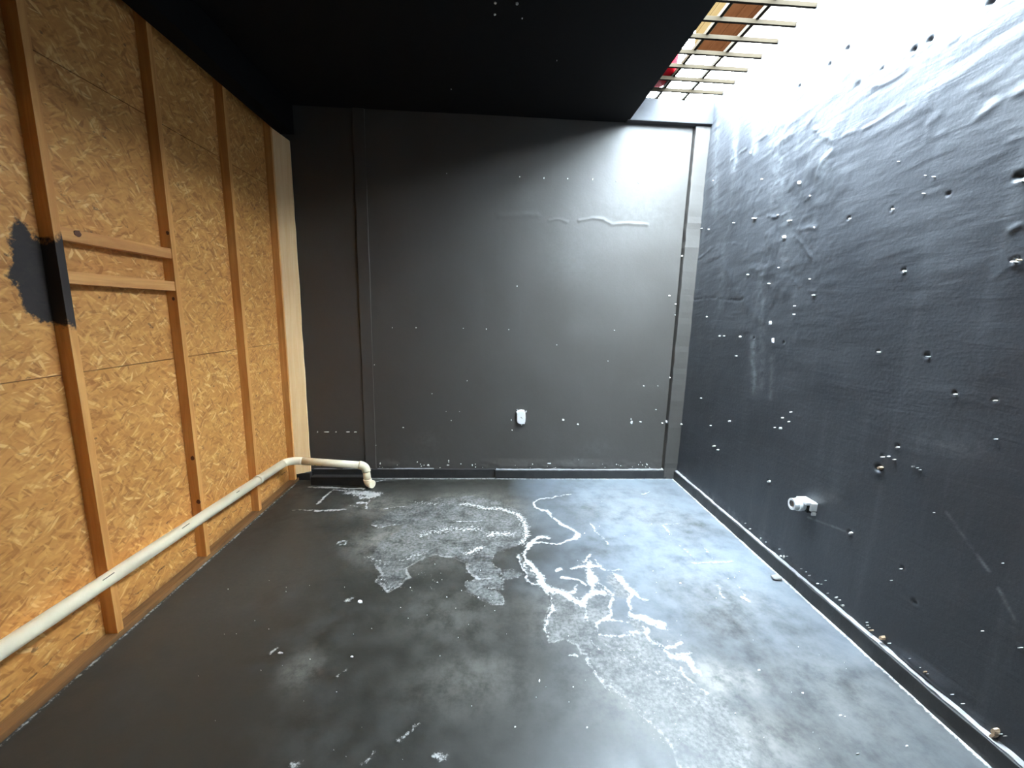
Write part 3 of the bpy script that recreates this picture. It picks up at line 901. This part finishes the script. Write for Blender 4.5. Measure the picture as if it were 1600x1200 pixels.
# pale board closing the end of the partition, its top cut on a slope
bm = bmesh.new()
xa, xb = XL_STUD, -1.462
pts = [(xa, 0.062), (xb, 0.062)]
for k in range(1, 24):
    pts.append((xb + rng.uniform(-0.004, 0.002), 0.062 + (2.592 - 0.062) * k / 24))
pts += [(xb - 0.004, 2.592), (xa, 2.645)]
fr = [bm.verts.new((x, 3.235 + (x - xa) * 0.75, z)) for x, z in pts]
bk = [bm.verts.new((x, 3.316, z)) for x, z in pts]
bm.faces.new(fr)
bm.faces.new(list(reversed(bk)))
for k in range(len(pts)):
    j = (k + 1) % len(pts)
    bm.faces.new((fr[j], fr[k], bk[k], bk[j]))
bmesh.ops.recalc_face_normals(bm, faces=bm.faces)
o = from_bm('end_board', bm, 'pale', lining)
o['label'] = 'pale bare board at the end of the partition'
box('end_block', XL_OSB, -1.455, 3.268, 3.316, 0, 0.060, 'trim', lining, 0.002)

# ------------------------------------------------------------------ cream drain pipe
pipe = empty('drain_pipe', (-0.955, 3.13, 0))
tag(pipe, 'cream plastic drain pipe running along the chipboard to the corner', 'pipe')
R_P = 0.0285
xp = XL_STUD + R_P
p_start, p_bend = Vector((xp, Y0 + 0.02, 0.40)), Vector((xp, 3.075, 0.245))
p_el, p_foot = Vector((-0.955, 3.12, 0.185)), Vector((-0.945, 3.125, 0.036))
p_out = Vector((-0.90, 3.10, 0.036))


def pipe_part(name, pts, r, seg=24):
    bm = bmesh.new()
    tube_bm(bm, pts, r, seg)
    return from_bm(name, bm, 'pvc', pipe)


a1 = arc(p_bend, p_start, p_el, 0.10, 12)
a2 = arc(p_el, p_bend, p_foot, 0.05, 10)
a3 = arc(p_foot, p_el, p_out, 0.035, 10)
run = pipe_part('pipe_run', [p_start, a1[0]], R_P)
pipe_part('bend', a1, R_P + 0.0005)
cross = pipe_part('pipe_run', [a1[-1], a2[0]], R_P)
pipe_part('elbow', a2, R_P + 0.004)
drop = pipe_part('pipe_run', [a2[-1], a3[0]], R_P)
pipe_part('elbow', a3 + [p_out], R_P + 0.003)
dv = (p_bend - p_start).normalized()
for yc, w in ((2.66, 0.014),):
    c = p_start + dv * ((yc - p_start.y) / dv.y)
    pipe_part('coupling', [c - dv * w, c + dv * w], R_P + 0.004)
for yc, ln in ((1.56, 0.05), (1.98, 0.05), (2.41, 0.03)):
    c = p_start + dv * ((yc - p_start.y) / dv.y) + Vector((0.018, 0, 0.0225))
    bm = bmesh.new()
    bm_box(bm, -0.0008, 0.0008, -ln / 2, ln / 2, -0.0015, 0.0015)
    bmesh.ops.rotate(bm, verts=bm.verts, matrix=Matrix.Rotation(math.radians(-50), 3, 'Y'))
    bmesh.ops.translate(bm, verts=bm.verts, vec=c)
    q = from_bm('print_mark', bm, 'mark', run)
dc = (a2[0] - a1[-1]).normalized()
for t in (0.10, 0.15, 0.44):
    c = a1[-1] + dc * t + Vector((0, -R_P * 0.72, -R_P * 0.72))
    bm = bmesh.new()
    bmesh.ops.create_icosphere(bm, subdivisions=1, radius=0.005, matrix=Matrix.Translation(c))
    from_bm('smudge', bm, 'mark', cross, True)

# black plank on the floor in front of the back wall
plank = box('timber_offcut', -1.405, -0.985, 3.165, 3.225, 0, 0.066, 'trim', None, 0.003)
tag(plank, 'short black timber block on the floor behind the pipe elbow', 'plank')

# ------------------------------------------------------------------ fittings on the walls
plate = empty('wall_plate', at(814, 651, 'y', D - 0.012))
tag(plate, 'white broken blanking plate low on the back wall', 'wall plate')
out_px = [(806.5, 643), (809, 641), (814, 639.5), (819, 640.5), (820.5, 644), (821, 652), (820.6, 657), (819.5, 661.5), (813, 662), (808.5, 660), (807.2, 657), (807, 650), (807.4, 647)]
bm = bmesh.new()
ctr = at(814, 651, 'y', D)
f0, f1, f2 = [], [], []
for x, y in out_px:
    c = at(x, y, 'y', D)
    f0.append(bm.verts.new((c.x, D + 0.01, c.z)))
    f1.append(bm.verts.new((c.x, D - 0.018, c.z)))
    f2.append(bm.verts.new((ctr.x + (c.x - ctr.x) * 0.88, D - 0.024, ctr.z + (c.z - ctr.z) * 0.9)))
n = len(out_px)
for k in range(n):
    j = (k + 1) % n
    bm.faces.new((f0[k], f0[j], f1[j], f1[k]))
    bm.faces.new((f1[k], f1[j], f2[j], f2[k]))
bm.faces.new(f2)
bmesh.ops.recalc_face_normals(bm, faces=bm.faces)
from_bm('plate_body', bm, 'white', plate)
for dx, dz in ((-0.001, 0.0), (0.006, -0.006)):
    bm = bmesh.new()
    bmesh.ops.create_cone(bm, cap_ends=True, segments=10, radius1=0.0035, radius2=0.0035, depth=0.003,
                          matrix=Matrix.Translation((ctr.x + dx, D - 0.0245, ctr.z + dz)) @ Matrix.Rotation(math.pi / 2, 4, 'X'))
    from_bm('screw_hole', bm, 'mark', plate)
bm = bmesh.new()
bmesh.ops.create_icosphere(bm, subdivisions=2, radius=0.007, matrix=Matrix.Translation(at(815, 663.5, 'y', D - 0.012)))
from_bm('plaster_lump', bm, 'plaster', plate, True)

sc = at(1264, 789, 'x', XR)
stub = empty('conduit_socket', sc)
tag(stub, 'white plastic conduit stub sticking out low on the right wall', 'conduit')
ax = Vector((-1, 0.10, 0.02)).normalized()


def stub_tube(name, d0, d1, r, ri=None, material='white'):
    bm = bmesh.new()
    a, b = sc + ax * d0, sc + ax * d1
    if ri is None:
        tube_bm(bm, [a, b], r, 24)
    else:
        e1 = ax.orthogonal().normalized()
        e2 = ax.cross(e1)
        rings = [[bm.verts.new(q + (e1 * math.cos(t) + e2 * math.sin(t)) * rr) for t in (2 * math.pi * k / 24 for k in range(24))]
                 for q, rr in ((b - ax * 0.03, ri), (b, ri), (b, r), (a, r))]
        for u, v in zip(rings, rings[1:]):
            for k in range(24):
                bm.faces.new((u[k], u[(k + 1) % 24], v[(k + 1) % 24], v[k]))
    bmesh.ops.recalc_face_normals(bm, faces=bm.faces)
    return from_bm(name, bm, material, stub)


stub_tube('sleeve', 0.030, 0.088, 0.030, 0.019)
stub_tube('bore', 0.060, 0.074, 0.0185, None, 'mark')
stub_tube('collar', 0.046, 0.062, 0.0335)
box('box_lid', sc.x - 0.052, sc.x + 0.01, sc.y - 0.045, sc.y + 0.03, sc.z + 0.018, sc.z + 0.034, 'white', stub, 0.004)
box('box_side', sc.x - 0.030, sc.x + 0.01, sc.y - 0.052, sc.y - 0.038, sc.z - 0.012, sc.z + 0.032, 'white', stub, 0.004)
box('cable_clip', sc.x - 0.022, sc.x + 0.01, sc.y - 0.052, sc.y - 0.044, sc.z - 0.034, sc.z - 0.016, 'white', stub, 0.003)
box('socket_core', sc.x - 0.034, sc.x + 0.01, sc.y - 0.034, sc.y + 0.020, sc.z - 0.026, sc.z + 0.016, 'grime', stub, 0.003)

peb_c = at(1213, 905, 'z', 0)
bm = bmesh.new()
bmesh.ops.create_icosphere(bm, subdivisions=2, radius=1.0)
for v in bm.verts:
    k = 1 + 0.18 * math.sin(5 * v.co.x + 2) * math.cos(4 * v.co.y) + 0.08 * rng.uniform(-1, 1)
    v.co = Vector((v.co.x * 0.028 * k, v.co.y * 0.020 * k, 0.011 + v.co.z * 0.011 * k)) + Vector((peb_c.x, peb_c.y, 0.0))
tag(from_bm('pebble', bm, 'stone', None, True), 'small grey stone chip on the floor beside the right baseboard', 'stone')


# ------------------------------------------------------------------ chipped paint, one part for each wall
def chips(name, spots, axis, val, material, parent, out, seed, rise=0.0045, slope=0.2):
    r = random.Random(seed)
    bm = bmesh.new()
    for px, py, w, h in spots:
        c = at(px, py, axis, val)
        e, g = at(px + 1, py, axis, val), at(px, py - 1, axis, val)
        eu, ev = (e - c) * (w * 0.38), (g - c) * (h * 0.38)
        n = r.choice((6, 7, 8))
        base, top = [], []
        for k in range(n):
            a = 2 * math.pi * k / n + r.uniform(-0.2, 0.2)
            s = r.uniform(0.65, 1.15)
            p = c + eu * math.cos(a) * s + ev * math.sin(a) * s
            base.append(bm.verts.new(p - out * (0.012 if rise > 0.003 else 0.004)))
            top.append(bm.verts.new(p + (c - p) * slope + out * rise))
        for k in range(n):
            j = (k + 1) % n
            bm.faces.new((base[k], base[j], top[j], top[k]))
        f = bm.faces.new(top)
        f.normal_update()
        if f.normal.dot(out) < 0:
            bmesh.ops.reverse_faces(bm, faces=[f] + [q for e in f.edges for q in e.link_faces if q is not f])
    o = from_bm(name, bm, material, parent)
    o['kind'] = 'stuff'
    return o


back_spots = [(812, 276, 3, 3), (850, 278, 3, 4), (887, 279, 3, 3), (926, 280, 2.5, 4), (963, 283, 3, 2), (998, 285, 2, 3), (698, 271, 2, 2), (568, 304, 2, 2),
              (578, 512, 3, 2.5), (613, 512, 2.5, 2), (650, 512, 3, 3), (724, 513, 3, 3), (760, 514, 3, 3), (795, 515, 2.5, 2.5), (808, 447, 2.5, 2.5), (960, 516, 3, 2.5),
              (870, 539, 3, 2), (730, 595, 2.5, 2.5), (675, 615, 4, 1.5), (705, 657, 3, 3), (697, 643, 2, 2), (718, 643, 2, 1.5), (799, 656, 3, 5), (800, 672, 3, 3),
              (822, 643, 3, 5), (808, 640, 2, 2), (880, 656, 7, 5), (903, 663, 5, 4), (987, 660, 6, 7), (986, 655, 2, 5), (1001, 659, 5, 2), (1035, 661, 4, 2), (1042, 659, 5, 6),
              (496, 675, 3.5, 3.5), (510, 675, 14, 1.5), (525, 675, 3, 1.5), (544, 675, 9, 1.8), (555, 675, 7, 2.4), (572, 677, 2, 2.5), (583, 669, 8, 2.5), (630, 668, 5, 2),
              (587, 696, 3, 2.5), (594, 724, 4, 6), (701, 720, 3, 4), (669, 727, 6, 4), (700, 727, 6, 3), (652, 722, 3, 2), (738, 727, 3, 4), (832, 725, 3, 3), (858, 724, 12, 2),
              (896, 729, 4, 4), (910, 726, 3, 2), (926, 725, 3, 3), (1011, 726, 4, 3), (585, 570, 2, 2), (582, 590, 2, 2), (1047, 590, 3, 3), (1048, 615, 2, 3), (1046, 462, 5, 3),
              (1056, 475, 5, 3), (1058, 518, 5, 4), (1058, 563, 4, 4), (1025, 640, 3, 2), (1006, 603, 3, 2), (950, 564, 2, 2), (1055, 492, 2, 3), (1072, 362, 3, 3), (1066, 400, 3, 4), (1028, 603, 2, 1.5)]
rr_ = random.Random(5)
for _ in range(34):
    back_spots.append((rr_.uniform(592, 1035), 731 - abs(rr_.gauss(0, 5)), rr_.uniform(1, 3), rr_.uniform(1, 2)))
chips('plaster_chips', back_spots, 'y', D - 0.004, 'plaster', wall_back, Vector((0, -1, 0)), 1)

right_spots = [(1173, 238, 4, 6), (1232, 345, 4, 5), (1249, 285, 7, 8), (1225, 370, 8, 8), (1266, 306, 3, 4), (1177, 341, 9, 3), (1215, 336, 3, 3), (1273, 355, 5, 4), (1328, 342, 5, 4),
               (1395, 327, 6, 6), (1443, 302, 6, 3), (1459, 276, 7, 3), (1446, 274, 3, 2), (1404, 252, 5, 2), (1413, 424, 8, 6), (1265, 436, 3, 3), (1201, 443, 5, 3), (1168, 429, 4, 3),
               (1203, 505, 3, 9), (1207, 532, 2, 10), (1156, 526, 4, 4), (1124, 525, 3, 3), (1131, 525, 2, 2), (1241, 478, 3, 3), (1240, 491, 3, 3), (1150, 556, 4, 2), (1271, 461, 7, 3), (1062, 669, 5, 12),
               (1064, 663, 5, 4), (1115, 697, 5, 4), (1121, 703, 4, 3), (1139, 658, 3, 5), (1110, 665, 2, 2), (1201, 752, 6, 6), (1219, 669, 4, 5), (1222, 653, 3, 4), (1232, 659, 3, 3), (1235, 644, 3, 3), (1210, 668, 2, 2),
               (1402, 699, 6, 4), (1388, 713, 4, 5), (1378, 714, 5, 3), (1397, 718, 6, 3), (1427, 729, 6, 4), (1434, 731, 5, 2), (1438, 734, 5, 2), (1329, 833, 7, 6), (1460, 801, 4, 3),
               (1492, 616, 5, 4), (1554, 626, 6, 4), (1372, 550, 5, 3), (1449, 557, 6, 2), (1583, 409, 12, 5), (1596, 283, 8, 4), (1189, 841, 2, 5), (1220, 869, 5, 4), (1225, 870, 3, 7),
               (1265, 899, 5, 4), (1290, 907, 3, 2), (1317, 946, 5, 4), (1393, 907, 4, 3), (1407, 889, 4, 2), (1535, 986, 4, 2), (1555, 686, 5, 2), (1218, 858, 3, 2), (1190, 280, 2, 3), (1107, 358, 3, 3), (1096, 357, 3, 3),
               (1115, 282, 2, 2), (1092, 282, 3, 4), (1087, 322, 3, 3), (1104, 495, 2, 3), (1095, 622, 2, 2), (1216, 418, 2, 3), (1236, 344, 3, 2), (1146, 348, 5, 2), (1594, 1012, 10, 3), (1567, 880, 2, 2)]
for _ in range(26):
    t = rr_.random()
    right_spots.append((1160 + 420 * t, 820 + 348 * t - rr_.uniform(2, 10), rr_.uniform(2, 5), rr_.uniform(1, 3)))
chips('plaster_chips', right_spots, 'x', XR - 0.006, 'plaster', wall_right, Vector((-1, 0, 0)), 2)
chips('tan_plaster_chips', [(1377, 997, 10, 12), (1553, 1143, 12, 18), (1550, 1150, 16, 10), (1374, 731, 8, 8), (1590, 406, 6, 4), (1360, 985, 5, 4), (1445, 1050, 6, 4)],
      'x', XR - 0.012, 'tanplaster', wall_right, Vector((-1, 0, 0)), 3)
chips('ceiling_chips', [(774, 4, 6, 5), (773, 22, 6, 4), (808, 5, 9, 6), (816, 28, 4, 2), (705, 139, 3, 2), (870, 94, 2, 2)], 'z', HC, 'plaster', ceiling, Vector((0, 0, -1)), 4)
floor_spots = []
for x0, y0, x1, y1, k in ((880, 770, 1500, 1190, 70), (300, 900, 900, 1190, 30), (620, 880, 800, 1000, 22)):
    for _ in range(k):
        x, y = rr_.uniform(x0, x1), rr_.uniform(y0, y1)
        p = at(x, y, 'z', 0)
        if abs(p.x) < 1.5 and p.y < 3.2:
            s = rr_.uniform(0.9, 2.4)
            floor_spots.append((x, y, s * rr_.uniform(0.8, 1.6), s * 0.7))
floor_spots += [(1162, 934, 8, 5), (1063, 911, 6, 3), (1186, 1047, 7, 4), (1149, 1115, 5, 3), (1417, 1166, 8, 5), (1254, 1083, 6, 4), (917, 1137, 5, 4), (843, 1064, 4, 7), (805, 1136, 6, 4),
                (563, 940, 12, 7), (438, 1020, 12, 5), (550, 1026, 7, 4), (1340, 1178, 8, 3), (1313, 1118, 8, 3), (1320, 1120, 5, 3)]
chips('paint_flakes', floor_spots, 'z', 0.0005, 'plaster', floor, Vector((0, 0, 1)), 6, 0.0020, 0.15)

# ------------------------------------------------------------------ grille over the light slot
grille = empty('skylight_grille', (1.34, 1.2, ZG))
tag(grille, 'cream painted steel grille over the light slot', 'grille')
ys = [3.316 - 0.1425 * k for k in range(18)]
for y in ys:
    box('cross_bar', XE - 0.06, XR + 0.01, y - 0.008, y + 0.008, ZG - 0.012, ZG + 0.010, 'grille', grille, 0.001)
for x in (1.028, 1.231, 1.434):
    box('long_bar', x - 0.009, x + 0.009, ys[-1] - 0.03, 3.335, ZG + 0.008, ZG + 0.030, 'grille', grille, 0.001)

# ------------------------------------------------------------------ courtyard above
tag(box('courtyard_paving', XR + 0.06, 3.24, Y0 - 3, 6.3, ZG - 0.20, ZG - 0.015, 'paving'), 'pale courtyard paving beyond the light slot', kind='structure')
house = empty('timber_overhang', (3.4, 5.2, ZG - 0.02))
tag(house, 'brown timber clad overhang of a house seen through the grille', 'building')
box('house_wall', 3.24, 4.2, 4.5, 6.18, ZG - 0.2, 6.0, 'facade', house)
for k in range(3):
    x0 = 2.78 + 0.153 * k
    box('soffit_board', x0, x0 + 0.150, 4.5, 6.16, 5.0, 5.02, 'cladding', house, 0.002)
for k in range(5):
    z0 = 5.0 + 0.2 * k
    box('side_board', 2.755, 2.779, 4.5, 6.16, z0, z0 + 0.196, 'side', house, 0.002)
box('end_board', 2.755, 3.24, 6.16, 6.18, 5.0, 6.0, 'facade', house)

tub = empty('plastic_tub', (1.07, 3.10, ZG + 0.031))
tag(tub, 'red plastic tub standing on the grille at the slab edge', 'tub')
bm = bmesh.new()
tx, ty, tz = 1.07, 3.10, ZG + 0.031
prof = [(0.001, 0.0), (0.175, 0.0), (0.19, 0.012), (0.205, 0.22), (0.22, 0.225), (0.22, 0.235), (0.198, 0.235), (0.180, 0.02), (0.001, 0.012)]
rings = [[bm.verts.new((tx + r * math.cos(2 * math.pi * k / 32), ty + r * math.sin(2 * math.pi * k / 32), tz + z)) for k in range(32)] for r, z in prof]
for a, b in zip(rings, rings[1:]):
    for k in range(32):
        bm.faces.new((a[k], a[(k + 1) % 32], b[(k + 1) % 32], b[k])).smooth = True
bmesh.ops.recalc_face_normals(bm, faces=bm.faces)
from_bm('tub_body', bm, 'red', tub)
bm = bmesh.new()
tube_bm(bm, [(tx + 0.20 * math.cos(a), ty + 0.05 + 0.20 * math.sin(a) * 0.7, tz + 0.20 - 0.10 * math.sin(a)) for a in (math.pi * k / 16 for k in range(17))], 0.006, 8)
from_bm('handle', bm, 'white', tub)
